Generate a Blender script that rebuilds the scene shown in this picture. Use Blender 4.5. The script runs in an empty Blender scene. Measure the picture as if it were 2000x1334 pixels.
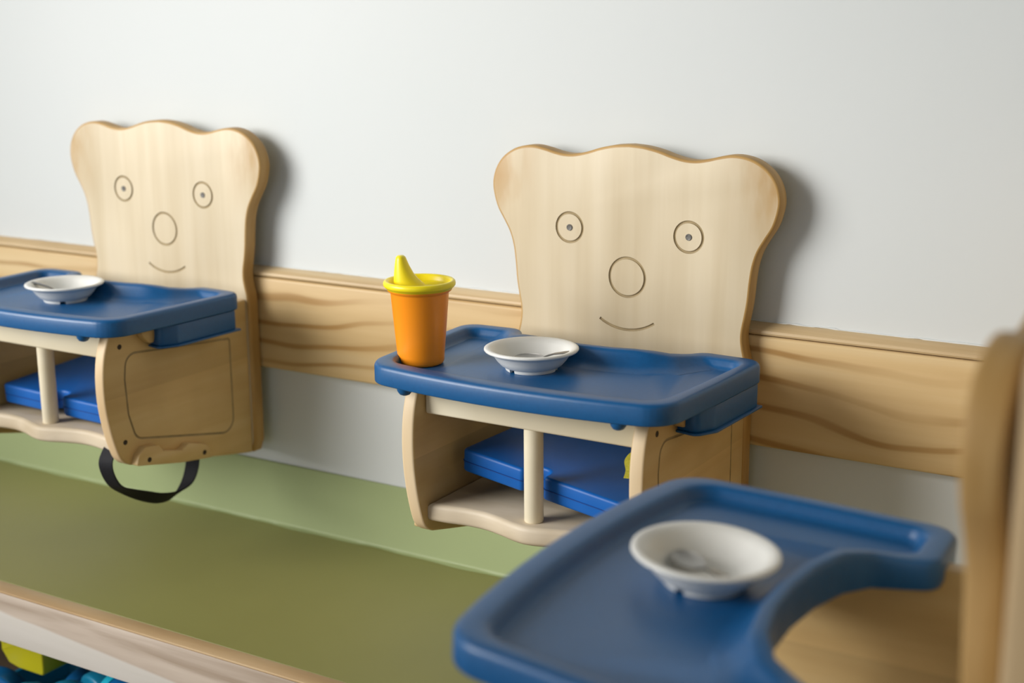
import bpy, bmesh, math, random
from mathutils import Vector, Matrix
random.seed(7)
S = bpy.context.scene
COL = S.collection
PI = math.pi

# ------------------------------------------------------------------ camera, world, lights, exposure
cd = bpy.data.cameras.new('camera'); cam = bpy.data.objects.new('camera', cd); COL.objects.link(cam)
rt = Vector((0.85424921, 0.51981594, -0.00704771)); up = Vector((-0.11363652, 0.19994137, 0.97319586)); fw = Vector((-0.50729186, 0.83055092, -0.22986983))
M = Matrix.Identity(4)
for i in range(3):
    M[i][0] = rt[i]; M[i][1] = up[i]; M[i][2] = -fw[i]
M[0][3], M[1][3], M[2][3] = 0.87236579, -1.60980882, 1.53185684
cam.matrix_world = M
cd.lens = 50; cd.sensor_width = 36; cd.sensor_fit = 'HORIZONTAL'; cd.clip_start = 0.02
cd.dof.use_dof = True; cd.dof.focus_distance = 1.67; cd.dof.aperture_fstop = 3.6
S.camera = cam

w = bpy.data.worlds.new('world'); S.world = w; w.use_nodes = True
bg = w.node_tree.nodes['Background']; bg.inputs[0].default_value = (0.93, 0.97, 1.0, 1); bg.inputs[1].default_value = 0.62

def area(name, loc, target, sx, sy, power, color, spread=180):
    l = bpy.data.lights.new(name, 'AREA'); l.shape = 'RECTANGLE'; l.size = sx; l.size_y = sy
    l.energy = power; l.color = color; l.spread = math.radians(spread)
    o = bpy.data.objects.new(name, l); COL.objects.link(o); o.location = loc
    o.rotation_euler = (Vector(target) - Vector(loc)).to_track_quat('-Z', 'Y').to_euler()
    return o
area('window_light', (-1.75, -2.1, 2.05), (-0.10, -0.05, 1.26), 1.8, 1.5, 22, (1.0, 0.985, 0.96), 66)
area('overhead_fill', (-1.3, -0.9, 2.6), (-0.3, -0.35, 1.0), 1.0, 0.6, 3, (1.0, 0.98, 0.95))  # added fill lamp without a known fixture, lifts what the window beam misses

S.view_settings.view_transform = 'Standard'; S.view_settings.look = 'None'
S.view_settings.gamma = 1.0; S.view_settings.use_curve_mapping = False
S.view_settings.exposure = -0.26

# ------------------------------------------------------------------ materials
def new_mat(name):
    m = bpy.data.materials.new(name); m.use_nodes = True
    nt = m.node_tree; return m, nt, nt.nodes['Principled BSDF']
def node(nt, t, **kw):
    n = nt.nodes.new(t)
    for k, v in kw.items():
        if k.startswith('i_'):
            n.inputs[k[2:].replace('_', ' ')].default_value = v
        else: setattr(n, k, v)
    return n
def ramp(nt, fac, stops):
    r = nt.nodes.new('ShaderNodeValToRGB'); nt.links.new(fac, r.inputs[0])
    e = r.color_ramp.elements
    while len(e) < len(stops): e.new(0.5)
    for el, (p, c) in zip(e, stops): el.position = p; el.color = (*c, 1) if len(c) == 3 else c
    return r
def coords(nt, scale, rnd=3.0):
    tc = node(nt, 'ShaderNodeTexCoord'); oi = node(nt, 'ShaderNodeObjectInfo')
    mu = node(nt, 'ShaderNodeMath', operation='MULTIPLY'); mu.inputs[1].default_value = rnd
    nt.links.new(oi.outputs['Random'], mu.inputs[0])
    ad = node(nt, 'ShaderNodeVectorMath', operation='ADD')
    nt.links.new(tc.outputs['Object'], ad.inputs[0]); nt.links.new(mu.outputs[0], ad.inputs[1])
    mp = node(nt, 'ShaderNodeMapping'); mp.inputs['Scale'].default_value = scale
    nt.links.new(ad.outputs[0], mp.inputs[0]); return tc, mp.outputs[0]
def bump(nt, bs, h, strength, dist):
    b = node(nt, 'ShaderNodeBump'); b.inputs['Strength'].default_value = strength; b.inputs['Distance'].default_value = dist
    nt.links.new(h, b.inputs['Height']); nt.links.new(b.outputs[0], bs.inputs['Normal'])

def plain(name, col, rough=0.5, noise=0.0, scale=60, bmp=0.0, spec=0.5, metal=0.0, dist=0.001):
    m, nt, bs = new_mat(name)
    bs.inputs['Roughness'].default_value = rough; bs.inputs['Metallic'].default_value = metal
    bs.inputs['Specular IOR Level'].default_value = spec
    tc, v = coords(nt, (scale,) * 3)
    n = node(nt, 'ShaderNodeTexNoise'); n.inputs['Scale'].default_value = 1.0; n.inputs['Detail'].default_value = 5
    nt.links.new(v, n.inputs['Vector'])
    a = tuple(max(0, c * (1 - noise)) for c in col); b = tuple(c * (1 + noise) for c in col)
    r = ramp(nt, n.outputs['Fac'], [(0.3, a), (0.7, b)]); nt.links.new(r.outputs[0], bs.inputs['Base Color'])
    if bmp: bump(nt, bs, n.outputs['Fac'], bmp, dist)
    return m

def wood(name, dark, mid, light, scale, rough=0.45, contrast=1.0, lines=0.0, line_col=None, line_scale=(1, 1, 1), blot=(4, 4, 2), spec=0.35, stain=None, planks=False):
    """grain = stretched noise, blotches = broad noise, lines = distorted ring figure"""
    m, nt, bs = new_mat(name); bs.inputs['Roughness'].default_value = rough; bs.inputs['Specular IOR Level'].default_value = spec
    tc, v = coords(nt, scale)
    n = node(nt, 'ShaderNodeTexNoise'); n.inputs['Scale'].default_value = 1; n.inputs['Detail'].default_value = 4; n.inputs['Distortion'].default_value = 0.3
    nt.links.new(v, n.inputs['Vector'])
    r = ramp(nt, n.outputs['Fac'], [(0.5 - 0.22 / contrast, dark), (0.5, mid), (0.5 + 0.22 / contrast, light)])
    tc2, v2 = coords(nt, blot)
    n2 = node(nt, 'ShaderNodeTexNoise'); n2.inputs['Scale'].default_value = 1; n2.inputs['Detail'].default_value = 2
    nt.links.new(v2, n2.inputs['Vector'])
    r2 = ramp(nt, n2.outputs['Fac'], [(0.3, (0.86, 0.84, 0.80)), (0.65, (1.04, 1.04, 1.04))])
    mx = node(nt, 'ShaderNodeMix', data_type='RGBA', blend_type='MULTIPLY'); mx.inputs[0].default_value = 1
    nt.links.new(r.outputs[0], mx.inputs[6]); nt.links.new(r2.outputs[0], mx.inputs[7])
    out = mx.outputs[2]
    if lines:
        tc3, v3 = coords(nt, line_scale)
        wv = node(nt, 'ShaderNodeTexWave', wave_type='BANDS', bands_direction='Z', wave_profile='SIN')
        wv.inputs['Scale'].default_value = 1; wv.inputs['Distortion'].default_value = 8.5; wv.inputs['Detail'].default_value = 2.0
        wv.inputs['Detail Scale'].default_value = 0.6
        nt.links.new(v3, wv.inputs['Vector'])
        r3 = ramp(nt, wv.outputs['Fac'], [(0.35, (0, 0, 0)), (0.80, (0.20,) * 3), (0.97, (1, 1, 1))])
        nm_ = node(nt, 'ShaderNodeTexNoise'); nm_.inputs['Scale'].default_value = 0.8; nm_.inputs['Detail'].default_value = 2
        nt.links.new(v3, nm_.inputs['Vector'])
        rm = ramp(nt, nm_.outputs['Fac'], [(0.36, (0.12,) * 3), (0.62, (1, 1, 1))])
        mm = node(nt, 'ShaderNodeMath', operation='MULTIPLY'); nt.links.new(r3.outputs[0], mm.inputs[0]); nt.links.new(rm.outputs[0], mm.inputs[1])
        ml = node(nt, 'ShaderNodeMath', operation='MULTIPLY'); ml.inputs[1].default_value = lines
        nt.links.new(mm.outputs[0], ml.inputs[0])
        m2 = node(nt, 'ShaderNodeMix', data_type='RGBA'); m2.inputs[7].default_value = (*line_col, 1)
        nt.links.new(ml.outputs[0], m2.inputs[0]); nt.links.new(out, m2.inputs[6]); out = m2.outputs[2]
    if stain:
        # worn varnish: amber patches left on the two ears of the board
        sp = node(nt, 'ShaderNodeSeparateXYZ'); nt.links.new(tc.outputs['Object'], sp.inputs[0])
        ab = node(nt, 'ShaderNodeMath', operation='ABSOLUTE'); nt.links.new(sp.outputs['X'], ab.inputs[0])
        m1 = node(nt, 'ShaderNodeMapRange'); m1.inputs[1].default_value = 0.125; m1.inputs[2].default_value = 0.188
        nt.links.new(ab.outputs[0], m1.inputs[0])
        mz = node(nt, 'ShaderNodeMapRange'); mz.inputs[1].default_value = 0.36; mz.inputs[2].default_value = 0.45
        nt.links.new(sp.outputs['Z'], mz.inputs[0])
        tc4, v4 = coords(nt, (40, 10, 12))
        n4 = node(nt, 'ShaderNodeTexNoise'); n4.inputs['Detail'].default_value = 3; n4.inputs['Scale'].default_value = 1
        nt.links.new(v4, n4.inputs['Vector'])
        r4 = ramp(nt, n4.outputs['Fac'], [(0.38, (0.25,) * 3), (0.6, (1, 1, 1))])
        q = node(nt, 'ShaderNodeMath', operation='MULTIPLY'); nt.links.new(m1.outputs[0], q.inputs[0]); nt.links.new(mz.outputs[0], q.inputs[1])
        q2 = node(nt, 'ShaderNodeMath', operation='MULTIPLY'); nt.links.new(q.outputs[0], q2.inputs[0]); nt.links.new(r4.outputs[0], q2.inputs[1])
        q3 = node(nt, 'ShaderNodeMath', operation='MULTIPLY'); nt.links.new(q2.outputs[0], q3.inputs[0]); q3.inputs[1].default_value = 0.85
        m3 = node(nt, 'ShaderNodeMix', data_type='RGBA'); m3.inputs[7].default_value = (*stain, 1)
        nt.links.new(q3.outputs[0], m3.inputs[0]); nt.links.new(out, m3.inputs[6]); out = m3.outputs[2]
    if planks:   # glued-up boards: lower and upper plank differ in tone, and the two panels differ too
        sp = node(nt, 'ShaderNodeSeparateXYZ'); nt.links.new(tc.outputs['Object'], sp.inputs[0])
        def mth(op, a, b):
            m_ = node(nt, 'ShaderNodeMath', operation=op)
            for i_, q_ in enumerate((a, b)):
                if isinstance(q_, (int, float)): m_.inputs[i_].default_value = q_
                else: nt.links.new(q_, m_.inputs[i_])
            return m_.outputs[0]
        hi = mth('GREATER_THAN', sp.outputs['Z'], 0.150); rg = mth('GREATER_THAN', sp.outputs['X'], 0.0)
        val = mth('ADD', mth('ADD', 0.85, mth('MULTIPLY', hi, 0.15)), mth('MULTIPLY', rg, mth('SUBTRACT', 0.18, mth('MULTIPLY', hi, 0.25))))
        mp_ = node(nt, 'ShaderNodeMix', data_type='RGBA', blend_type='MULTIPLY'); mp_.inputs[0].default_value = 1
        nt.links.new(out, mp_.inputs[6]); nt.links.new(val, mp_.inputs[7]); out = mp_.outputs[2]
    nt.links.new(out, bs.inputs['Base Color'])
    bump(nt, bs, n.outputs['Fac'], 0.15, 0.0006)
    return m

def wall_paint():
    m, nt, bs = new_mat('wall_paint'); bs.inputs['Roughness'].default_value = 0.55; bs.inputs['Specular IOR Level'].default_value = 0.3
    tc, v = coords(nt, (1, 1, 1), 0)
    n = node(nt, 'ShaderNodeTexNoise'); n.inputs['Scale'].default_value = 2.0; n.inputs['Detail'].default_value = 3
    nt.links.new(v, n.inputs['Vector'])
    r = ramp(nt, n.outputs['Fac'], [(0.3, (0.63, 0.655, 0.645)), (0.7, (0.655, 0.675, 0.665))])
    # small dark specks
    vo = node(nt, 'ShaderNodeTexVoronoi'); vo.inputs['Scale'].default_value = 7.0; nt.links.new(v, vo.inputs['Vector'])
    rs = ramp(nt, vo.outputs['Distance'], [(0.012, (0.55,) * 3), (0.02, (1,) * 3)])
    mx = node(nt, 'ShaderNodeMix', data_type='RGBA', blend_type='MULTIPLY'); mx.inputs[0].default_value = 1
    nt.links.new(r.outputs[0], mx.inputs[6]); nt.links.new(rs.outputs[0], mx.inputs[7]); nt.links.new(mx.outputs[2], bs.inputs['Base Color'])
    n2 = node(nt, 'ShaderNodeTexNoise'); n2.inputs['Scale'].default_value = 55; n2.inputs['Detail'].default_value = 6
    nt.links.new(v, n2.inputs['Vector']); bump(nt, bs, n2.outputs['Fac'], 0.12, 0.001)
    return m

MW = wall_paint()
BIRCH = wood('birch_face', (0.65, 0.535, 0.355), (0.70, 0.59, 0.41), (0.74, 0.635, 0.46), (38, 10, 2.2), 0.42, 1.0, blot=(9, 5, 3), stain=(0.47, 0.28, 0.10))
BIRCH_EDGE = wood('birch_edge', (0.40, 0.23, 0.07), (0.48, 0.29, 0.10), (0.56, 0.36, 0.15), (8, 60, 8), 0.5, blot=(9, 9, 9))
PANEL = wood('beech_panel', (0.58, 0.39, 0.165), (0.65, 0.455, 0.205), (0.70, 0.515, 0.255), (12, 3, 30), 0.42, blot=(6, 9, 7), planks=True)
PANEL_EDGE = wood('beech_panel_edge', (0.64, 0.46, 0.26), (0.71, 0.54, 0.33), (0.76, 0.61, 0.40), (20, 20, 5), 0.45, blot=(6, 9, 7))
CREAM = wood('cream_lacquered_wood', (0.74, 0.66, 0.47), (0.79, 0.71, 0.53), (0.82, 0.75, 0.58), (3, 12, 12), 0.38, blot=(6, 6, 6))
SEATW = wood('worn_seat_wood', (0.50, 0.40, 0.27), (0.60, 0.50, 0.36), (0.68, 0.58, 0.44), (6, 25, 25), 0.5, blot=(10, 10, 10))
PINE = wood('pine_rail', (0.60, 0.41, 0.19), (0.67, 0.48, 0.24), (0.72, 0.55, 0.31), (1.2, 10, 26), 0.4, 1.0, lines=0.85, line_col=(0.36, 0.19, 0.05), line_scale=(4.2, 1, 9.0), blot=(1.3, 5, 9))
PINE_STRIP = wood('pine_strip', (0.52, 0.36, 0.18), (0.62, 0.46, 0.26), (0.68, 0.54, 0.34), (2, 40, 60), 0.45, blot=(3, 9, 9))
def front_wood():
    m, nt, bs = new_mat('cabinet_front_wood'); bs.inputs['Roughness'].default_value = 0.42
    tc, v = coords(nt, (3, 1, 45), 0)
    n = node(nt, 'ShaderNodeTexNoise'); n.inputs['Scale'].default_value = 1; n.inputs['Detail'].default_value = 4; n.inputs['Distortion'].default_value = 0.4
    nt.links.new(v, n.inputs['Vector'])
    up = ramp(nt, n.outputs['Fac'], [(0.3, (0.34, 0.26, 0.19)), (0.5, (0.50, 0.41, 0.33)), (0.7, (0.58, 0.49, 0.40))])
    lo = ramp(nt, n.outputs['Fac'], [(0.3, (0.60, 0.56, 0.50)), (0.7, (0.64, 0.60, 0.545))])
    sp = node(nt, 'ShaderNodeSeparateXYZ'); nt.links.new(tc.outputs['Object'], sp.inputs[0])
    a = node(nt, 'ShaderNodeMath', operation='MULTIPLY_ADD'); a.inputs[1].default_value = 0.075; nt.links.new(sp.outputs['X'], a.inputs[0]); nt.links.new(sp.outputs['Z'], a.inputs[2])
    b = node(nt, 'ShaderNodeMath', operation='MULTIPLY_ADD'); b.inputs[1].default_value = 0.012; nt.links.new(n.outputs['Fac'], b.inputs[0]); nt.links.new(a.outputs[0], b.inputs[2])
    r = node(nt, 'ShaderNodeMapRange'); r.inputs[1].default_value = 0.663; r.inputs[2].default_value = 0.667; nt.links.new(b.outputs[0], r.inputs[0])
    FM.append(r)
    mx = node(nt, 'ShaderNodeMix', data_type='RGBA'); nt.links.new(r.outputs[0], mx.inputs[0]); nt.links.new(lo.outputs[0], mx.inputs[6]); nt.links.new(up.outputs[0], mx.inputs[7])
    nt.links.new(mx.outputs[2], bs.inputs['Base Color']); bump(nt, bs, n.outputs['Fac'], 0.12, 0.0006); return m
FM = []
OAK = front_wood()
NOSE = wood('cabinet_nosing_wood', (0.46, 0.30, 0.15), (0.54, 0.37, 0.20), (0.60, 0.44, 0.26), (3, 40, 30), 0.4)
BOARD = wood('partition_wood', (0.47, 0.32, 0.16), (0.54, 0.38, 0.20), (0.60, 0.45, 0.27), (20, 20, 3), 0.45)
CEIL = plain('ceiling_dimming', (0.30, 0.29, 0.27), 0.8, 0.05, 8)  # kept dark so little light bounces down from overhead
GROOVE = plain('engraved_groove', (0.36, 0.27, 0.14), 0.7, 0.15)
HOLE = plain('dark_hole', (0.035, 0.02, 0.012), 0.7)
PUPIL = plain('grey_plug', (0.14, 0.13, 0.115), 0.5, 0.5, 500)
BLUE = plain('blue_tray_plastic', (0.003, 0.086, 0.245), 0.38, 0.06, 220, 0.10, 0.55, dist=0.0006)
CUSH = plain('blue_cushion_vinyl', (0.001, 0.105, 0.42), 0.45, 0.05, 30, 0.05, 0.4)
CUSH_SEAM = plain('blue_cushion_seam', (0.002, 0.05, 0.24), 0.5)
GREEN = plain('green_vinyl', (0.255, 0.250, 0.080), 0.42, 0.06, 3, 0.0, 0.45)
GREEN2 = plain('green_vinyl_upstand', (0.33, 0.39, 0.19), 0.5, 0.04, 3, 0.0, 0.35)
BLACK = plain('black_webbing', (0.008, 0.008, 0.011), 0.7, 0.3, 600, 0.3, 0.3)
YELLOWW = plain('yellow_webbing', (0.45, 0.42, 0.03), 0.7, 0.2, 500)
WHITE = plain('white_melamine', (0.80, 0.79, 0.745), 0.28, 0.01, 30, 0, 0.5)
STEEL = plain('steel', (0.46, 0.45, 0.43), 0.45, 0.03, 40, 0, 0.5, 0.6)
DARKSTEEL = plain('dark_steel_handle', (0.16, 0.16, 0.16), 0.25, 0.03, 40, 0, 0.5, 1.0)
ORANGE = plain('orange_plastic', (1.0, 0.31, 0.010), 0.36, 0.02, 20, 0, 0.5)
YELLOW = plain('yellow_plastic', (0.95, 0.77, 0.012), 0.33, 0.02, 20, 0, 0.5)
TOYYEL = plain('toy_yellow', (0.55, 0.50, 0.01), 0.35, 0.03, 20)
TOYBLUE = plain('toy_blue', (0.008, 0.15, 0.42), 0.3, 0.05, 30)
TOYTEAL = plain('toy_teal', (0.01, 0.22, 0.38), 0.3, 0.05, 30)
TOYCYAN = plain('toy_cyan', (0.02, 0.50, 0.68), 0.3, 0.03, 30)
FLOORM = wood('floor_boards', (0.30, 0.20, 0.12), (0.36, 0.25, 0.15), (0.42, 0.30, 0.19), (2, 30, 30), 0.4)
INNER = plain('cabinet_inside', (0.16, 0.11, 0.07), 0.6, 0.1, 10)

# ------------------------------------------------------------------ mesh helpers
def link(name, me, mats, parent=None, loc=(0, 0, 0)):
    for m in (mats if isinstance(mats, (list, tuple)) else [mats]): me.materials.append(m)
    o = bpy.data.objects.new(name, me); COL.objects.link(o)
    if parent: o.parent = parent
    o.location = loc
    return o
def finish(bm, name, mats, parent=None, loc=(0, 0, 0), sharp=38, recalc=True):
    bmesh.ops.remove_doubles(bm, verts=bm.verts, dist=1e-6)
    if recalc: bmesh.ops.recalc_face_normals(bm, faces=bm.faces)
    smooth(bm, sharp)
    me = bpy.data.meshes.new(name); bm.to_mesh(me); bm.free()
    return link(name, me, mats, parent, loc)
def smooth(bm, sharp):
    for f in bm.faces: f.smooth = True
    a = math.radians(sharp)
    for e in bm.edges:
        if len(e.link_faces) == 2 and e.calc_face_angle(0) > a: e.smooth = False
def area2(P): return 0.5 * sum(P[i][0] * P[(i + 1) % len(P)][1] - P[(i + 1) % len(P)][0] * P[i][1] for i in range(len(P)))
def ccw(P): return P if area2(P) > 0 else P[::-1]
def offset(P, d):
    n = len(P); out = []
    for i in range(n):
        a = Vector(P[i - 1]); b = Vector(P[i]); c = Vector(P[(i + 1) % n])
        e1 = (b - a).normalized(); e2 = (c - b).normalized()
        n1 = Vector((-e1.y, e1.x)); n2 = Vector((-e2.y, e2.x))
        m = (n1 + n2); m.normalize(); k = max(0.35, m.dot(n1))
        out.append(tuple(b + m * (d / k)))
    return out
def rpoly(pts, rad, seg=6):
    """polygon with each corner filleted; every corner gives seg+1 points"""
    n = len(pts); out = []
    for i in range(n):
        p = Vector(pts[i]); a = Vector(pts[i - 1]) - p; b = Vector(pts[(i + 1) % n]) - p
        r = rad[i] if isinstance(rad, (list, tuple)) else rad
        la, lb = a.length, b.length; a.normalize(); b.normalize()
        ang = a.angle(b)
        if r <= 1e-9 or ang > PI - 0.02:
            out.append(tuple(p)); continue
        t = min(r / math.tan(ang / 2), la * 0.49, lb * 0.49); r = t * math.tan(ang / 2)
        c = p + (a + b).normalized() * (r / math.sin(ang / 2))
        s = p + a * t - c; e = p + b * t - c
        th = s.angle(e); sg = 1 if s.x * e.y - s.y * e.x > 0 else -1
        for j in range(seg + 1):
            q = th * j / seg * sg
            out.append((c.x + s.x * math.cos(q) - s.y * math.sin(q), c.y + s.x * math.sin(q) + s.y * math.cos(q)))
    return out
def catmull(P, seg=6, closed=True):
    n = len(P); out = []
    rng = range(n) if closed else range(n - 1)
    for i in rng:
        g = lambda k: Vector(P[k % n]) if closed else Vector(P[min(max(k, 0), n - 1)])
        p0, p1, p2, p3 = g(i - 1), g(i), g(i + 1), g(i + 2)
        for j in range(seg):
            t = j / seg
            out.append(tuple(0.5 * ((2 * p1) + (p2 - p0) * t + (2 * p0 - 5 * p1 + 4 * p2 - p3) * t * t + (3 * p1 - p0 - 3 * p2 + p3) * t ** 3)))
    if not closed: out.append(tuple(P[-1]))
    return out
def loops(bm, L, caps=True, mi=None, capmi=(0, 0)):
    """skin a list of equal-length closed loops of 3-D points"""
    V = [[bm.verts.new(p) for p in l] for l in L]; n = len(L[0])
    for k in range(len(V) - 1):
        for i in range(n):
            f = bm.faces.new((V[k][i], V[k][(i + 1) % n], V[k + 1][(i + 1) % n], V[k + 1][i]))
            if mi: f.material_index = mi[k]
    if caps:
        f = bm.faces.new(V[0][::-1]); f.material_index = capmi[0]
        f = bm.faces.new(V[-1]); f.material_index = capmi[1]
    return V
def slab(bm, P, c0, c1, mp, r=0.003, seg=3, edge=0):
    """extrude outline P between c0 and c1 with rounded edges; mp maps (a,b,c) to xyz; edge = material of the rim"""
    P = ccw(P); L = []; mi = []
    for s in range(seg + 1):
        q = PI / 2 * s / seg
        L.append([mp(a, b, c0 + r * (1 - math.cos(q))) for a, b in offset(P, r * (1 - math.sin(q)))])
    for s in range(seg, -1, -1):
        q = PI / 2 * s / seg
        L.append([mp(a, b, c1 - r * (1 - math.cos(q))) for a, b in offset(P, r * (1 - math.sin(q)))])
    loops(bm, L, True, [edge] * (len(L) - 1))
def box(bm, lo, hi, r=0.0, seg=2, mi=0):
    x0, y0, z0 = lo; x1, y1, z1 = hi
    vs = [bm.verts.new(p) for p in ((x0, y0, z0), (x1, y0, z0), (x1, y1, z0), (x0, y1, z0), (x0, y0, z1), (x1, y0, z1), (x1, y1, z1), (x0, y1, z1))]
    fs = [bm.faces.new([vs[i] for i in q]) for q in ((0, 3, 2, 1), (4, 5, 6, 7), (0, 1, 5, 4), (1, 2, 6, 5), (2, 3, 7, 6), (3, 0, 4, 7))]
    for f in fs: f.material_index = mi
    if r > 0:
        es = list({e for f in fs for e in f.edges})
        bmesh.ops.bevel(bm, geom=es, offset=r, segments=seg, profile=0.5, affect='EDGES', clamp_overlap=True)
def tube(bm, path, rad, n=8, closed=False, cap=True, mi=0):
    P = [Vector(p) for p in path]; m = len(P); L = []
    ref = None
    for i in range(m):
        if closed: t = (P[(i + 1) % m] - P[i - 1])
        else: t = P[min(i + 1, m - 1)] - P[max(i - 1, 0)]
        t.normalize()
        if ref is None:
            ref = Vector((0, 0, 1)) if abs(t.z) < 0.9 else Vector((1, 0, 0))
        u = (ref - t * ref.dot(t)).normalized(); v = t.cross(u); ref = u
        r = rad[i] if isinstance(rad, (list, tuple)) else rad
        L.append([tuple(P[i] + u * r * math.cos(2 * PI * k / n) + v * r * math.sin(2 * PI * k / n)) for k in range(n)])
    V = loops(bm, L, cap and not closed, [mi] * (m - 1), (mi, mi))
    if closed:
        best = min(range(n), key=lambda s: sum((V[-1][k].co - V[0][(k + s) % n].co).length for k in range(0, n, 2)))
        for k in range(n):
            f = bm.faces.new((V[-1][k], V[-1][(k + 1) % n], V[0][(k + 1 + best) % n], V[0][(k + best) % n])); f.material_index = mi
def lathe(bm, prof, n=48, c=(0, 0, 0), a0=0.0, a1=2 * PI, mi=0):
    full = abs(a1 - a0 - 2 * PI) < 1e-6
    cnt = n if full else n + 1
    V = []
    for r, z in prof:
        V.append([bm.verts.new((c[0] + r * math.cos(a0 + (a1 - a0) * k / n), c[1] + r * math.sin(a0 + (a1 - a0) * k / n), c[2] + z)) for k in range(cnt)])
    for j in range(len(V) - 1):
        for k in range(n if full else n):
            k2 = (k + 1) % cnt
            f = bm.faces.new((V[j][k], V[j][k2], V[j + 1][k2], V[j + 1][k])); f.material_index = mi
    if not full:
        bm.faces.new([v[0] for v in V]); bm.faces.new([v[-1] for v in V][::-1])
def boolean_diff(o, cutter_bm, mats):
    """carve cutter out of o and keep the cutter's material in the groove"""
    bmesh.ops.recalc_face_normals(cutter_bm, faces=cutter_bm.faces)
    me = bpy.data.meshes.new('cut'); cutter_bm.to_mesh(me); cutter_bm.free()
    for m in mats: me.materials.append(m)
    c = bpy.data.objects.new('cut', me); COL.objects.link(c); c.parent = o.parent; c.location = o.location
    md = o.modifiers.new('b', 'BOOLEAN'); md.operation = 'DIFFERENCE'; md.solver = 'EXACT'; md.object = c
    try: md.material_mode = 'TRANSFER'
    except Exception: pass
    n0 = len(o.data.polygons)
    for k in range(8):      # nudge the cutter by microns until the exact solver gives a carved solid
        md.use_self = k % 2 == 1
        c.location = Vector(o.location) + Vector((1.7e-5, -1.3e-5, 2.1e-5)) * k
        bpy.context.view_layer.update()
        dg = bpy.context.evaluated_depsgraph_get()
        nm = bpy.data.meshes.new_from_object(o.evaluated_get(dg), preserve_all_data_layers=True, depsgraph=dg)
        if len(nm.polygons) > n0 + 120: break
    else: nm = o.data
    o.modifiers.clear(); bpy.data.objects.remove(c); o.data = nm
    bm = bmesh.new(); bm.from_mesh(nm); smooth(bm, 38); bm.to_mesh(nm); bm.free()
def empty(name, loc, rz=0.0, label=None, cat=None, group=None):
    o = bpy.data.objects.new(name, None); COL.objects.link(o); o.location = loc; o.rotation_euler = (0, 0, rz)
    o.empty_display_size = 0.05; return tag(o, label, cat, group)
def tag(o, label=None, cat=None, group=None, kind=None):
    for k, v in (('label', label), ('category', cat), ('group', group), ('kind', kind)):
        if v: o[k] = v
    return o
def copy_tree(o, parent=None):
    c = o.copy(); COL.objects.link(c)
    if parent: c.parent = parent
    for ch in list(o.children): copy_tree(ch, c)
    return c
I3 = lambda a, b, c: (a, b, c)

# ------------------------------------------------------------------ setting
bm = bmesh.new(); box(bm, (-3.2, 0.0, 0.0), (2.4, 0.1, 2.7)); tag(finish(bm, 'wall_back', MW), 'pale grey painted wall behind the high chairs', kind='structure')
bm = bmesh.new(); box(bm, (-3.2, -3.2, -0.05), (2.4, 0.1, 0.0)); tag(finish(bm, 'floor', FLOORM), 'wooden floor under the toy cabinet', kind='structure')
PX = 0.7335   # face of the low partition the third chair hangs on
bm = bmesh.new(); box(bm, (1.30, -3.2, 0.0), (1.40, 0.0, 2.7)); tag(finish(bm, 'wall_right_added', MW), 'unseen pale grey wall added at right to dim that side', kind='structure')  # unseen, added to block ambient light from the right
bm = bmesh.new(); box(bm, (-3.2, -3.2, 2.7), (2.4, 0.1, 2.8)); tag(finish(bm, 'ceiling', CEIL), 'unseen dark ceiling added to cut light from above', kind='structure')  # unseen, added to block ambient light into the seats
# mounting rail: board and the thin strip above it
bm = bmesh.new(); box(bm, (-3.0, -0.020, 1.0), (PX, 0.001, 1.1395), 0.004, 3)
tag(finish(bm, 'trim_1', PINE), 'wide pine rail board with brown grain along the wall', kind='structure')
bm = bmesh.new(); prof = [(-0.0185, 1.1412), (-0.0195, 1.1435), (-0.0185, 1.1465), (-0.012, 1.150), (-0.006, 1.1535), (0.001, 1.1535), (0.001, 1.1412)]
loops(bm, [[(x, y, z) for y, z in prof] for x in (-3.0, PX)])
tag(finish(bm, 'trim_2', PINE_STRIP), 'thin pine strip on top of the rail board', kind='structure')
# bead of paint where the strip meets the wall
bm = bmesh.new(); path = []; rr = []
x = -2.9
while x < PX - 0.01:
    path.append((x, -0.0005, 1.1538 + random.uniform(-0.0006, 0.0008))); rr.append(random.uniform(0.0006, 0.0019)); x += random.uniform(0.006, 0.02)
tube(bm, path, rr, 6); tag(finish(bm, 'trim_3', MW), 'uneven bead of wall paint along the rail strip', kind='structure')
# low partition at the right edge
bm = bmesh.new(); P = [(-0.903, 0.0), (0.0, 0.0), (0.0, 1.366), (-0.903, 1.366)]
slab(bm, rpoly(P, [0, 0, 0, 0.02], 5), PX, PX + 0.036, lambda a, b, c: (c, a, b), 0.006, 4)
tag(finish(bm, 'wall_middle', BOARD), 'low wooden partition at the right edge, behind the nearest chair', kind='structure')
bm = bmesh.new(); box(bm, (PX - 0.0055, -0.86, 1.0), (PX + 0.0005, -0.025, 1.1395), 0.002, 2)
tag(finish(bm, 'trim_4', PINE), 'pine rail on the partition behind the nearest chair', kind='structure')

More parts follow.
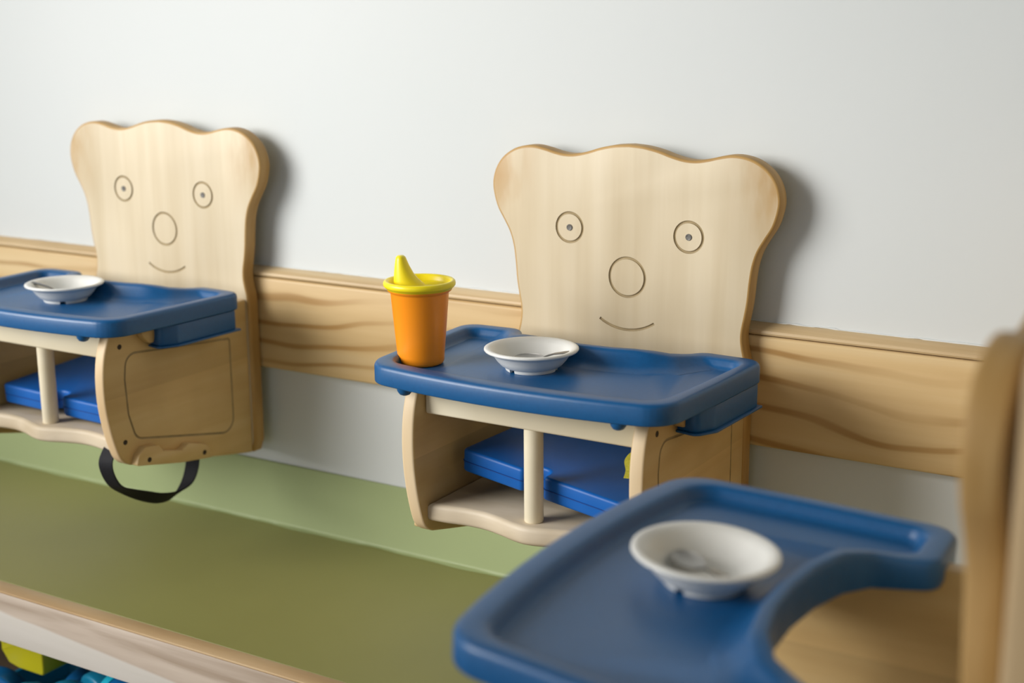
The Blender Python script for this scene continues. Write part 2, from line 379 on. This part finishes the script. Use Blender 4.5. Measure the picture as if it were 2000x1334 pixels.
# ------------------------------------------------------------------ toy cabinet with the green top
cab = empty('toy_cabinet', (-0.4, -0.19, 0), 0, 'long low toy cabinet with green vinyl top and pale wooden front rail', 'cabinet')
CO = (0.4, 0.19, 0)
X0, X1 = -1.75, PX - 0.001
bm = bmesh.new(); box(bm, (X0, -0.3775, 0.7150), (X1, -0.0045, 0.7425), 0.0008, 1); finish(bm, 'countertop', GREEN, cab, CO)
bm = bmesh.new()
prof = [(-0.001, 0.8442), (-0.0035, 0.8442), (-0.0045, 0.8430), (-0.0045, 0.7480)] + [(-0.0045 - 0.005 * (1 - math.cos(q)), 0.7430 + 0.005 * (1 - math.sin(q))) for q in (0.35, 0.7, 1.05, 1.4, PI / 2)] + [(-0.0105, 0.7426), (-0.001, 0.7426)]
# slightly wavy hand-cut lower lip
xs = [X0 + (X1 - X0) * i / 160 for i in range(161)]
L = []
for x in xs:
    k = 0.0016 * math.sin(x * 23) + 0.0012 * math.sin(x * 61 + 1)
    L.append([(x, y - (k if y < -0.007 else 0), z) for y, z in prof])
loops(bm, L); finish(bm, 'upstand', GREEN2, cab, CO)
bm = bmesh.new(); box(bm, (X0, -0.4035, 0.7395), (X1, -0.3778, 0.7428), 0.0012, 2); finish(bm, 'nosing', NOSE, cab, CO)
bm = bmesh.new(); box(bm, (X0, -0.4034, 0.6645), (X1, -0.3810, 0.7393), 0.0012, 2); finish(bm, 'front_rail', OAK, cab, CO)
for x in (X0, -0.25, X1 - 0.02):
    bm = bmesh.new(); box(bm, (x, -0.395, 0.0), (x + 0.02, -0.01, 0.7148), 0.001, 1); finish(bm, 'upright', INNER, cab, CO)
bm = bmesh.new(); box(bm, (X0 + 0.021, -0.395, 0.44), (-0.251, -0.012, 0.458), 0.001, 1); finish(bm, 'shelf', INNER, cab, CO)
bm = bmesh.new(); box(bm, (X0 + 0.021, -0.011, 0.0), (X1 - 0.021, -0.006, 0.7148)); finish(bm, 'back_panel', INNER, cab, CO)

# ------------------------------------------------------------------ bear high chair (local: x across, y<0 into the room, z from the base)
ZB = 0.868
def mz(z): return z - ZB
CH2 = (0.0857, 0.0, ZB)
chair = empty('bear_high_chair', CH2, 0)

half = [(0, 1.3655), (0.02, 1.3640), (0.04, 1.3600), (0.058, 1.3545), (0.075, 1.3508), (0.090, 1.3503), (0.104, 1.3525), (0.118, 1.3560), (0.135, 1.3588),
        (0.152, 1.3575), (0.168, 1.3520), (0.183, 1.3410), (0.193, 1.3260), (0.1972, 1.3090), (0.1955, 1.2930), (0.1900, 1.2760), (0.1810, 1.2610),
        (0.1725, 1.2460), (0.1670, 1.2290), (0.1640, 1.2080), (0.1620, 1.1850), (0.1590, 1.1660), (0.1560, 1.1500), (0.1555, 1.1380), (0.1572, 1.1260), (0.1605, 1.1120), (0.1615, 1.0950)]
side = [(0.1615, 1.05), (0.1615, 0.95), (0.1612, 0.886), (0.155, 0.8685)]
right = catmull(half, 5, False) + side
out = right + [(-a, b) for a, b in reversed(right)][:-1]
bm = bmesh.new(); slab(bm, [(a, mz(b)) for a, b in out], -0.045, -0.0225, lambda a, b, c: (a, c, b), 0.0032, 4, edge=1)
backboard = finish(bm, 'backboard', [BIRCH, BIRCH_EDGE, GROOVE], chair)
backboard['label'] = 'bear-shaped birch backboard with engraved smiling face'
bm = bmesh.new()
def circ(cx, cz, r, y, n=40): return [(cx + r * math.cos(2 * PI * i / n), y, mz(cz) + r * math.sin(2 * PI * i / n)) for i in range(n)]
for cx, cz, r in ((-0.0823, 1.2577, 0.0187), (0.0823, 1.2577, 0.0187), (0, 1.2008, 0.0245)): tube(bm, circ(cx, cz, r, -0.0452), 0.0018, 8, True)
# smile: arc through (+-.038,1.1454) and (0,1.1338)
sag = 0.0116; hw = 0.038; R = (hw * hw + sag * sag) / (2 * sag); th = math.asin(hw / R)
tube(bm, [(R * math.sin(a), -0.0452, mz(1.1338) + R * (1 - math.cos(a))) for a in [th * (-1 + 2 * i / 18) for i in range(19)]], 0.0018, 8)
boolean_diff(backboard, bm, [GROOVE])
for sx in (-1, 1):
    bm = bmesh.new(); lathe(bm, [(0, -0.001), (0.0041, -0.001), (0.0041, 0.0006), (0.0036, 0.0009), (0.0022, 0.0005), (0, 0.0007)], 16)
    bmesh.ops.rotate(bm, verts=bm.verts, matrix=Matrix.Rotation(PI / 2, 3, 'X'))
    bmesh.ops.translate(bm, verts=bm.verts, vec=(sx * 0.0823, -0.0452, mz(1.2577)))
    finish(bm, 'pupil', PUPIL, chair)['label'] = 'small grey plug for a pupil'

# side panels
front = [(-0.306, 1.107), (-0.3165, 1.080), (-0.3215, 1.050), (-0.3215, 1.015), (-0.317, 0.982), (-0.3105, 0.955), (-0.303, 0.934), (-0.294, 0.9235), (-0.283, 0.9175)]
bottom = [(-0.25, 0.909), (-0.204, 0.8975), (-0.147, 0.889), (-0.10, 0.879), (-0.048, 0.8690)]
pan = catmull(front, 4, False) + bottom + [(-0.0452, 0.8700), (-0.0452, 1.1065)]
def side_panel(s):
    xo, xi = 0.1570 * s, 0.1392 * s
    if s < 0:
      bm = bmesh.new(); slab(bm, [(a, mz(b)) for a, b in pan], min(xo, xi), max(xo, xi), lambda a, b, c: (c, a, b), 0.0035, 4)
      bmesh.ops.recalc_face_normals(bm, faces=bm.faces)
      for f in bm.faces:
        if abs(f.normal.x) < 0.8: f.material_index = 1
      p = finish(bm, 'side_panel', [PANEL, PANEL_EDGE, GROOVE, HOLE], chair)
      g = rpoly([(-0.281, 1.075), (-0.2855, 1.04), (-0.283, 0.99), (-0.272, 0.953), (-0.084, 0.911), (-0.084, 1.055)], [0.02, 0, 0, 0.018, 0.02, 0.004], 6)
      bm = bmesh.new(); tube(bm, [(xo + 0.0003 * s, a, mz(b)) for a, b in g[::-1]], 0.0017, 8, True)
      boolean_diff(p, bm, [GROOVE])
    else:   # the other side is its mirror image
      me = panL.data.copy(); me.transform(Matrix.Scale(-1, 4, (1, 0, 0))); me.flip_normals()
      p = bpy.data.objects.new('side_panel', me); COL.objects.link(p); p.parent = chair
    # low hook block at the foot of the panel
    bk = [(-0.285, 0.9185), (-0.280, 0.931), (-0.268, 0.941), (-0.244, 0.9375), (-0.234, 0.9265), (-0.202, 0.9175), (-0.194, 0.9205), (-0.188, 0.9245), (-0.154, 0.914), (-0.148, 0.9075), (-0.1430, 0.8905), (-0.204, 0.900)]
    bm = bmesh.new(); a0, a1 = sorted((xo - 0.0005 * s, xo + 0.0115 * s))
    slab(bm, rpoly([(a, mz(b)) for a, b in bk], [0.003, 0.008, 0.006, 0.004, 0.004, 0.003, 0.003, 0.003, 0.006, 0.004, 0.002, 0.02], 3), a0, a1, lambda a, b, c: (c, a, b), 0.0014, 2)
    hb = finish(bm, 'hook_block', PANEL, p); screws(hb, xo + 0.0115 * s, s, [(-0.262, 0.9215), (-0.158, 0.9025)])
    tk = [(-0.262, 1.104), (-0.258, 1.094), (-0.247, 1.084), (-0.240, 1.083), (-0.237, 1.093), (-0.228, 1.096), (-0.222, 1.0855), (-0.212, 1.088), (-0.205, 1.104)]
    bm = bmesh.new()
    slab(bm, rpoly([(a, mz(b)) for a, b in tk], [0.002, 0.006, 0.005, 0.003, 0.004, 0.004, 0.003, 0.004, 0.002], 3), a0, a1, lambda a, b, c: (c, a, b), 0.0014, 2)
    finish(bm, 'tray_hook', PANEL, p)
    screws(p, xo, s, [(-0.2905, 1.0865), (-0.292, 0.953)])
    return p
def screws(par, x, s, pts):
    for a, b in pts:
        bm = bmesh.new(); lathe(bm, [(0, -0.001), (0.0036, -0.001), (0.0036, 0.0004), (0.0026, 0.0005), (0.0020, 0.0001), (0, 0.0001)], 12)
        bmesh.ops.rotate(bm, verts=bm.verts, matrix=Matrix.Rotation(PI / 2 * s, 3, 'Y'))
        bmesh.ops.translate(bm, verts=bm.verts, vec=(x, a, mz(b)))
        if par.name.startswith('hook'): SUB.append((bm, par))
        else: finish(bm, 'screw_hole', HOLE, par)
SUB = []
panL = side_panel(-1); panR = side_panel(1)
for bm, par in SUB: finish(bm, 'screw_hole', HOLE, par.parent)

bm = bmesh.new(); box(bm, (-0.1390, -0.297, mz(1.068)), (0.1390, -0.278, mz(1.1062)), 0.003, 3); finish(bm, 'front_crossbar', CREAM, chair)
bm = bmesh.new(); lathe(bm, [(0, 0), (0.0105, 0), (0.0112, 0.001), (0.0112, 0.1115), (0, 0.1115)], 24, (0.0, -0.2830, mz(0.9565))); finish(bm, 'dowel_post', CREAM, chair)
# seat board with the wavy front edge
fr = [(-0.1390, -0.296), (-0.115, -0.2945), (-0.09, -0.2905), (-0.065, -0.2905), (-0.04, -0.2965), (-0.018, -0.304), (0.0, -0.307), (0.018, -0.304), (0.04, -0.2965), (0.065, -0.2905), (0.09, -0.2905), (0.115, -0.2945), (0.1390, -0.296)]
P = catmull(fr, 4, False) + [(0.1390, -0.0455), (-0.1390, -0.0455)]
bm = bmesh.new(); slab(bm, P, mz(0.934), mz(0.9565), I3, 0.006, 4); finish(bm, 'seat_board', SEATW, chair)

# tray
def tray_loop(k):
    # (half width at front, front apex, corner depth, corner r), sides, back corner, tip, cut
    fx, fy, cy, fr_, mx_, bx, by, br, tx, ty, tr, cut = (
        (0.1925, -0.3535, -0.3345, 0.045, 0.2005, 0.2065, -0.0960, 0.022, 0.1250, -0.0915, 0.020, [(0.1120, -0.1150), (0.1010, -0.1360), (0.0780, -0.1500), (0.0400, -0.1590), (0, -0.1615)]),
        (0.1735, -0.3285, -0.3135, 0.030, 0.1820, 0.1880, -0.1165, 0.018, 0.1370, -0.1145, 0.014, [(0.1250, -0.1270), (0.1120, -0.1470), (0.0860, -0.1620), (0.0430, -0.1715), (0, -0.1740)]),
        (0.1670, -0.3215, -0.3070, 0.026, 0.1755, 0.1815, -0.1235, 0.016, 0.1560, -0.1235, 0.010, [(0.1450, -0.1350), (0.1280, -0.1660), (0.0980, -0.1830), (0.0500, -0.1930), (0, -0.1965)]))[k]
    n = 12; par = lambda x: fy + (cy - fy) * (x / fx) ** 2
    pts = [(-fx, cy)] + [(fx * (-1 + 2 * i / n), par(fx * (-1 + 2 * i / n))) for i in range(2, n - 1)] + [(fx, cy), (mx_, -0.22), (bx, by), (tx, ty)] + cut + [(-a, b) for a, b in cut[-2::-1]] + [(-tx, ty), (-bx, by), (-mx_, -0.22)]
    rad = [fr_] + [0] * (n - 3) + [fr_, 0, br, tr] + [0] * 9 + [tr, br, 0]
    return rpoly(pts, rad, 8)
def subdiv(P, m=2):
    o = []
    for i in range(len(P)):
        a, b = P[i], P[(i + 1) % len(P)]
        o += [(a[0] + (b[0] - a[0]) * j / m, a[1] + (b[1] - a[1]) * j / m) for j in range(m)]
    return o
T0, T1, T2 = (subdiv(tray_loop(k), 3) for k in range(3))
ss = lambda a, b, x: (lambda t: t * t * (3 - 2 * t))(min(1, max(0, (x - a) / (b - a))))
def lip(p): return ss(0.135, 0.070, abs(p[0])) * ss(-0.24, -0.195, p[1]) * ss(-0.100, -0.140, p[1])
def mixl(A, B, t): return [(a[0] + (b[0] - a[0]) * t, a[1] + (b[1] - a[1]) * t) for a, b in zip(A, B)]
ZR, ZT, ZF, LIP = mz(1.131), mz(1.107), mz(1.1185), 0.0095
def tl(P, z, l=0.0): return [(a, b, z + l * lip((a, b))) for a, b in P]
bm = bmesh.new()
seq = [tl(mixl(T0, T1, 0.10), ZT), tl(mixl(T0, T1, 0.02), ZT + 0.0006), tl(T0, ZT + 0.002), tl(T0, ZR - 0.0055, LIP * .9), tl(mixl(T0, T1, 0.035), ZR - 0.0028, LIP * .95), tl(mixl(T0, T1, 0.11), ZR - 0.0009, LIP), tl(mixl(T0, T1, 0.24), ZR, LIP),
       tl(mixl(T0, T1, 0.78), ZR, LIP), tl(mixl(T0, T1, 0.92), ZR - 0.0008, LIP), tl(mixl(T1, T2, 0.05), ZR - 0.003, LIP * .92), tl(mixl(T1, T2, 0.35), ZR - 0.0078, LIP * .32), tl(mixl(T1, T2, 0.7), ZF + 0.0012, LIP * .06), tl(T2, ZF + 0.0002), tl(mixl(T2, [(a * 0.97, -0.22 + (b + 0.22) * 0.95) for a, b in T2], 0.5), ZF)]
loops(bm, seq)
tray = finish(bm, 'tray', BLUE, chair, sharp=55)
tray['label'] = 'dark blue plastic tray with raised rim and belly cut-out'
for s in (-1, 1):
    bm = bmesh.new()
    P = rpoly([(0.160 * s, -0.240), (0.186 * s, -0.246), (0.1985 * s, -0.222), (0.2035 * s, -0.110), (0.175 * s, -0.106)], [0.004, 0.010, 0.012, 0.004, 0.004], 4)
    slab(bm, P, mz(1.0790), mz(1.1062), I3, 0.001, 2)
    Q = rpoly([(0.160 * s, -0.244), (0.188 * s, -0.250), (0.2025 * s, -0.224), (0.2072 * s, -0.104), (0.175 * s, -0.102)], [0.004, 0.010, 0.012, 0.002, 0.004], 4)
    slab(bm, Q, mz(1.0762), mz(1.0788), I3, 0.0008, 2)
    finish(bm, 'side_latch', BLUE, tray)
    bm = bmesh.new(); lathe(bm, [(0, -0.0085), (0.003, -0.0083), (0.006, -0.007), (0.0085, -0.0035), (0.0095, 0.0005), (0, 0.0005)], 20, (0.137 * s, -0.3335, mz(1.107))); finish(bm, 'lug', BLUE, tray)

tag(chair, 'bear-faced wooden high chair in the middle, orange cup standing on its blue tray', 'high chair', 'bear-faced high chairs with blue trays')
ch1 = copy_tree(chair); ch1.location = (0.0857 - 0.7897, 0, ZB + 0.0025)
tag(ch1, 'bear-faced wooden high chair at left with a black strap hanging below its seat', 'high chair')
ch3 = copy_tree(chair); ch3.location = (0.7495, -0.700, ZB); ch3.rotation_euler = (0, 0, -PI / 2)
tag(ch3, 'nearest high chair at lower right, seen from the side, its board edge-on', 'high chair')
for c in chair.children:
    if not c.name.startswith(('backboard', 'pupil', 'tray')): c.location.x = 0.004
for c in ch1.children:
    if c.name.startswith('tray.'): c.location = (-0.007, -0.001, 0)
    elif not c.name.startswith(('backboard', 'pupil')): c.scale = (1, 1.032, 1); c.location = (0, 0.045 * 0.032, 0)   # this box is a little deeper
for c in ch3.children:
    if c.name.startswith('tray'): c.location = (0.0076, -0.0342 - 0.22 + 0.22 * math.cos(0.053) + math.sin(-0.053) * mz(1.131), -0.0047 + mz(1.131) * (1 - math.cos(0.053)) - 0.22 * math.sin(0.053)); c.rotation_euler = (-0.053, 0, 0)

# strap hanging below the left chair (part of that chair only)
def ribbon(name, path, wid, hw, mat, parent, t=0.0012):
    P = catmull(path, 5, False); W = catmull(wid, 5, False); L = []
    for i, p in enumerate(P):
        p = Vector(p); wv = Vector(W[i]).normalized() * hw
        tg = (Vector(P[min(i + 1, len(P) - 1)]) - Vector(P[max(i - 1, 0)])).normalized()
        nv = tg.cross(wv).normalized() * t
        L.append([tuple(p + wv + nv), tuple(p - wv + nv), tuple(p - wv - nv), tuple(p + wv - nv)])
    bm = bmesh.new(); loops(bm, L); return finish(bm, name, mat, parent, sharp=50)
sx = 0.128
pts = [(sx, -0.296, 0.945), (sx, -0.3105, 0.925), (sx, -0.3085, 0.905), (sx, -0.296, 0.884), (sx, -0.272, 0.868), (sx, -0.243, 0.853), (sx, -0.213, 0.841), (sx, -0.184, 0.838), (sx, -0.160, 0.849), (sx, -0.147, 0.872), (sx, -0.146, 0.893), (sx, -0.150, 0.932)]
wd = [(1, .25, 0), (1, .25, 0), (1, .2, .0), (1, .2, .05), (.9, .1, .45), (.65, .0, .8), (.65, .05, .8), (.75, .1, .6), (.9, .2, .2), (1, .3, 0), (1, .3, 0), (1, .2, 0)]
st = ribbon('safety_strap', [(a, b, mz(c)) for a, b, c in pts], wd, 0.0105, BLACK, ch1)
st['label'] = 'black webbing strap hanging in a loop'

# ------------------------------------------------------------------ cushions lying loose on the seats
def cushion(name, loc, rot, wx, wy, label, group, nx, notch=0.030, nd=0.022):
    root = empty(name, loc, 0, label, 'cushion', group); root.rotation_euler = rot
    P = rpoly([(-wx / 2, 0), (nx - notch / 2, 0), (nx - notch / 2, nd), (nx + notch / 2, nd), (nx + notch / 2, 0), (wx / 2, 0), (wx / 2, wy), (-wx / 2, wy)], [0.008, 0.006, 0.012, 0.012, 0.006, 0.008, 0.01, 0.01], 5)
    bm = bmesh.new(); slab(bm, P, 0.0, 0.0290, I3, 0.004, 4); finish(bm, 'pad', CUSH, root)
    bm = bmesh.new(); C = [(a, b, 0.0140) for a, b in offset(ccw(P), -0.0002)]; tube(bm, C, 0.0008, 6, True); finish(bm, 'seam', CUSH_SEAM, root)
    return root
cu2 = cushion('seat_cushion', (0.0857 + 0.000, -0.262, 0.9755), (math.radians(2.5), math.radians(5.2), math.radians(-7)), 0.240, 0.185, 'blue vinyl cushion tilted on the seat of the middle chair', 'blue seat cushions', -0.012, 0.028)
cu1 = cushion('seat_cushion', (0.0857 - 0.7897 + 0.002, -0.272, 0.9640), (math.radians(4), math.radians(1.0), math.radians(-1)), 0.250, 0.2, 'blue vinyl cushion on the seat of the left chair, behind its dowel', 'blue seat cushions', -0.012, 0.028)
# end of yellow webbing over the middle cushion
sg = [(0.0, 0.0, 0.0), (0.003, -0.001, 0.010), (0.002, -0.002, 0.021), (0.008, -0.002, 0.030), (0.017, -0.001, 0.034)]
ye = empty('webbing_end', (0.2010, -0.2600, 1.0200), 0, 'short end of yellow webbing poking out by the right panel of the middle chair', 'strap')
ribbon('webbing', sg, [(1, 0.2, 0)] * 5, 0.008, YELLOWW, ye)

# ------------------------------------------------------------------ bowls and spoons
def make_bowl():
    root = empty('bowl', (0, 0, 0))
    bm = bmesh.new()
    prof = [(0, 0.0045), (0.012, 0.0045), (0.026, 0.0052), (0.0320, 0.0080), (0.0385, 0.0150), (0.0435, 0.0218), (0.0462, 0.0246), (0.0500, 0.0262), (0.0535, 0.0268), (0.0552, 0.0258), (0.0555, 0.0243), (0.0545, 0.0230), (0.0515, 0.0222),
            (0.0485, 0.0212), (0.0450, 0.0180), (0.0410, 0.0120), (0.0360, 0.0065), (0.0320, 0.0040), (0.0295, 0.0030), (0, 0.0030)]
    lathe(bm, prof, 72); finish(bm, 'dish', WHITE, root, sharp=60)
    for k in range(3):
        bm = bmesh.new(); a = 2 * PI * k / 3 + FOOT0
        lathe(bm, [(0.0285, 0.0), (0.0300, 0.0), (0.0305, 0.0008), (0.0312, 0.0045), (0.0270, 0.0045), (0.0268, 0.0010), (0.0285, 0.0)][:-1] + [(0.0275, 0.0)], 20, (0, 0, 0), a + 0.13, a + 2 * PI / 3 - 0.13)
        finish(bm, 'foot', WHITE, root, sharp=45)
    return root
FOOT0 = math.radians(253)
def make_spoon():
    root = empty('spoon', (0, 0, 0))
    bm = bmesh.new(); n = 20; rings = []
    for j, s in enumerate((0.05, 0.35, 0.65, 0.88, 1.0, 1.04)):
        z = -0.0035 * (1 - min(s, 1) ** 2) + (0.0006 if s > 1 else 0)
        rings.append([(0.0145 * s * math.cos(2 * PI * k / n) * (1.25), 0.0105 * s * math.sin(2 * PI * k / n), z) for k in range(n)])
    top = loops(bm, rings, False); bm.faces.new(top[0])
    low = [[(x, y, z - 0.0009) for x, y, z in r] for r in rings]; lv = loops(bm, low, False); bm.faces.new(lv[0])
    for k in range(n): bm.faces.new((top[-1][k], top[-1][(k + 1) % n], lv[-1][(k + 1) % n], lv[-1][k]))
    finish(bm, 'spoon_bowl', STEEL, root, sharp=60)
    path = [(0.0175, 0, 0.0002), (0.024, 0, 0.0032), (0.033, 0, 0.0058), (0.046, 0, 0.0080), (0.058, 0, 0.0092)]
    w = [0.0028, 0.0021, 0.0022, 0.0034, 0.0042]
    L = [[(x, -h, z + 0.0007), (x, h, z + 0.0007), (x, h, z - 0.0007), (x, -h, z - 0.0007)] for (x, y, z), h in zip(path, w)]
    bm = bmesh.new(); loops(bm, L); finish(bm, 'handle', DARKSTEEL, root, sharp=50)
    return root
ZFL = 1.1187
bowl2 = make_bowl(); bowl2.location = (0.0530, -0.2250, ZFL)
tag(bowl2, 'white bowl beside the orange cup on the middle tray', 'bowl', 'white bowls on the trays')
bowl1 = copy_tree(bowl2); bowl1.location = (-0.7320, -0.2225, ZFL + 0.0025); bowl1.rotation_euler = (0, 0, math.radians(58))
tag(bowl1, 'white bowl on the tray at far left, spoon handle on its left rim', 'bowl')
bowl3 = copy_tree(bowl2); bowl3.location = (0.4790, -0.6960, ZFL - 0.0038); bowl3.rotation_euler = (0, 0.053, math.radians(6))
tag(bowl3, 'large-looking white bowl on the nearest tray at lower right', 'bowl')
sp2 = make_spoon(); sp2.location = (0.0530 - 0.010, -0.2250 + 0.012, ZFL + 0.0105); sp2.rotation_euler = (math.radians(8), math.radians(-3), math.radians(5))
tag(sp2, 'small steel spoon in the bowl on the middle tray', 'spoon', 'small steel spoons')
sp1 = copy_tree(sp2); sp1.location = (-0.7320 + 0.004, -0.2225 + 0.004, ZFL + 0.0025 + 0.0095); sp1.rotation_euler = (0, math.radians(-7), math.radians(206))
tag(sp1, 'small steel spoon in the far left bowl, handle over its rim', 'spoon')
sp3 = copy_tree(sp2); sp3.location = (0.4790 - 0.014, -0.6960 + 0.003, ZFL + 0.0098); sp3.rotation_euler = (math.radians(2), math.radians(1), math.radians(-38))
tag(sp3, 'small steel spoon lying in the nearest bowl', 'spoon')

# ------------------------------------------------------------------ sippy cup
cup = empty('sippy_cup', (-0.0765, -0.2640, ZFL), 0, 'orange toddler cup with yellow spouted lid on the middle tray', 'cup')
bm = bmesh.new()
lathe(bm, [(0, 0.002), (0.0225, 0.002), (0.0240, 0.0), (0.0262, 0.0010), (0.0276, 0.0040), (0.0280, 0.010), (0.0345, 0.0855), (0.0352, 0.0868), (0.0378, 0.0885), (0.0388, 0.0910), (0.0388, 0.0945), (0.0365, 0.0950), (0.0335, 0.0880), (0.0270, 0.010), (0, 0.008)], 64)
finish(bm, 'cup_body', ORANGE, cup, sharp=50)
bm = bmesh.new()
tor = [(0.0425 + 0.0 - 0.0 + 0.0, 0)]
prof = [(0, 0.0905), (0.030, 0.0908), (0.0338, 0.0920), (0.0352, 0.0945), (0.0362, 0.0985), (0.0380, 0.1003), (0.0405, 0.1005), (0.0422, 0.0990), (0.0428, 0.0968), (0.0424, 0.0945), (0.0410, 0.0928), (0.0392, 0.0922), (0.0388, 0.0905), (0.0340, 0.0890), (0, 0.0890)]
lathe(bm, prof, 64); lid = finish(bm, 'lid', YELLOW, cup, sharp=60)
bm = bmesh.new(); L = []
ca, sa = math.cos(math.radians(31.4)), math.sin(math.radians(31.4))
for t, cx, rx, ry, z in ((0, -0.0105, 0.0215, 0.0150, 0.0895), (.1, -0.0125, 0.0185, 0.0140, 0.0945), (.25, -0.0160, 0.0145, 0.0128, 0.1010), (.4, -0.0185, 0.0115, 0.0115, 0.1080), (.6, -0.0203, 0.0088, 0.0098, 0.1165), (.8, -0.0213, 0.0068, 0.0085, 0.1235), (.9, -0.0216, 0.0058, 0.0075, 0.1268), (.97, -0.0217, 0.0040, 0.0055, 0.1286), (1, -0.0217, 0.0015, 0.002, 0.1290)):
    ring = []
    for k in range(24):
        a = cx + rx * math.cos(2 * PI * k / 24); b = 0.004 + ry * math.sin(2 * PI * k / 24)
        ring.append((a * ca - b * sa, a * sa + b * ca, z))
    L.append(ring)
loops(bm, L); finish(bm, 'spout', YELLOW, lid, sharp=60)

# ------------------------------------------------------------------ toys on the cabinet shelf
def toy(name, loc, rot, label, cat='toy', group=None):
    o = empty(name, loc, 0, label, cat, group); o.rotation_euler = rot; return o
t = toy('toy_block', (-0.765, -0.3025, 0.5765), (0, 0, 0), 'large yellow plastic block under the cabinet front rail', 'toy block')
bm = bmesh.new()
P = [(-0.04, -0.045), (0.04, -0.045), (0.04, 0.045), (-0.04, 0.045)]
prof = rpoly([(-0.045, 0.022), (-0.030, 0.004), (-0.010, 0.0), (0.045, 0.0), (0.045, 0.060), (-0.045, 0.060)], [0.002, 0.003, 0.003, 0.006, 0.003, 0.003], 3)
slab(bm, prof, -0.0275, 0.0275, lambda a, b, c: (a, c, b), 0.003, 3)
bmesh.ops.translate(bm, verts=bm.verts, vec=(0, 0, 0.0)); finish(bm, 'block_body', TOYYEL, t)
bm = bmesh.new(); box(bm, (-0.0435, -0.0283, 0.034), (-0.034, -0.0273, 0.046), 0.0004, 1); finish(bm, 'block_notch', TOYYEL, t)
def arch(name, loc, rot, R, r, mat, label, a0=0, a1=PI, sq=1.0):
    o = toy(name, loc, rot, label, 'toy block', 'blue toy pieces in a heap')
    n = 16; L = []
    for i in range(n + 1):
        a = a0 + (a1 - a0) * i / n
        L.append([((R + dx) * math.cos(a), dy, (R + dx) * math.sin(a)) for dx, dy in rpoly([(-r, -r * sq), (r, -r * sq), (r, r * sq), (-r, r * sq)], r * 0.35, 3)])
    bm = bmesh.new(); loops(bm, L); finish(bm, 'arch_body', mat, o)
    bm = bmesh.new(); lathe(bm, [(0, -0.003), (r * .6, -0.003), (r * .6, 0.004), (r * .45, 0.005), (0, 0.005)], 14)
    bmesh.ops.rotate(bm, verts=bm.verts, matrix=Matrix.Rotation(PI, 3, 'X'))
    bmesh.ops.translate(bm, verts=bm.verts, vec=(R * math.cos(a0), 0, R * math.sin(a0) - 0.001)); finish(bm, 'peg', mat, o)
    return o
arch('toy_arch', (-0.815, -0.340, 0.520), (0, 0, math.radians(20)), 0.030, 0.018, TOYBLUE, 'glossy blue curved toy piece below the left end of the yellow block')
arch('toy_arch', (-0.680, -0.325, 0.533), (0, 0, math.radians(50)), 0.028, 0.014, TOYTEAL, 'teal curved toy piece just right of the yellow block corner')
arch('toy_arch', (-0.636, -0.292, 0.545), (math.radians(10), 0, math.radians(-15)), 0.032, 0.015, TOYTEAL, 'dull teal curved toy piece between the yellow block and the cyan one')
arch('toy_arch', (-0.738, -0.345, 0.520), (math.radians(-12), 0, math.radians(-25)), 0.030, 0.015, TOYTEAL, 'teal curved toy piece directly under the yellow block corner')
arch('toy_arch', (-0.73, -0.24, 0.505), (0, math.radians(10), math.radians(65)), 0.030, 0.014, TOYBLUE, 'dark blue curved toy piece behind the heap under the yellow block')
b = toy('toy_barrel', (-0.535, -0.335, 0.5830), (0, 0, math.radians(-25)), 'bright blue toy barrel with a cyan end cap and white ring', 'toy')
bm = bmesh.new(); lathe(bm, [(0, -0.045), (0.030, -0.045), (0.034, -0.040), (0.036, 0.0), (0.034, 0.044), (0, 0.046)], 36); bmesh.ops.rotate(bm, verts=bm.verts, matrix=Matrix.Rotation(PI / 2, 3, 'Y')); finish(bm, 'barrel_body', TOYBLUE, b)
bm = bmesh.new(); lathe(bm, [(0, -0.058), (0.018, -0.058), (0.028, -0.054), (0.0345, -0.0462), (0.0366, -0.0380), (0.0368, -0.0260), (0, -0.0260)], 36); bmesh.ops.rotate(bm, verts=bm.verts, matrix=Matrix.Rotation(PI / 2, 3, 'Y')); finish(bm, 'end_cap', TOYCYAN, b)
bm = bmesh.new(); tube(bm, [(0.004 + 0.012 * math.cos(2 * PI * i / 24), -0.0335 - 0.0012, 0.004 + 0.010 * math.sin(2 * PI * i / 24)) for i in range(24)], 0.002, 6, True); finish(bm, 'ring_mark', WHITE, b)['label'] = 'white ring mark'
tb = toy('toy_tub', (-0.70, -0.245, 0.458), (0, 0, 0), 'shallow dark blue tub under the heap of toys', 'tub')
bm = bmesh.new()
o_ = rpoly([(-0.20, -0.125), (0.20, -0.125), (0.20, 0.125), (-0.20, 0.125)], 0.03, 5); i_ = offset(o_, 0.006)
loops(bm, [[(a * .94, c * .94, 0) for a, c in o_], [(a, c, 0.045) for a, c in o_], [(a, c, 0.045) for a, c in i_], [(a * .94, c * .94, 0.004) for a, c in i_]]); finish(bm, 'tub_shell', TOYTEAL, tb)
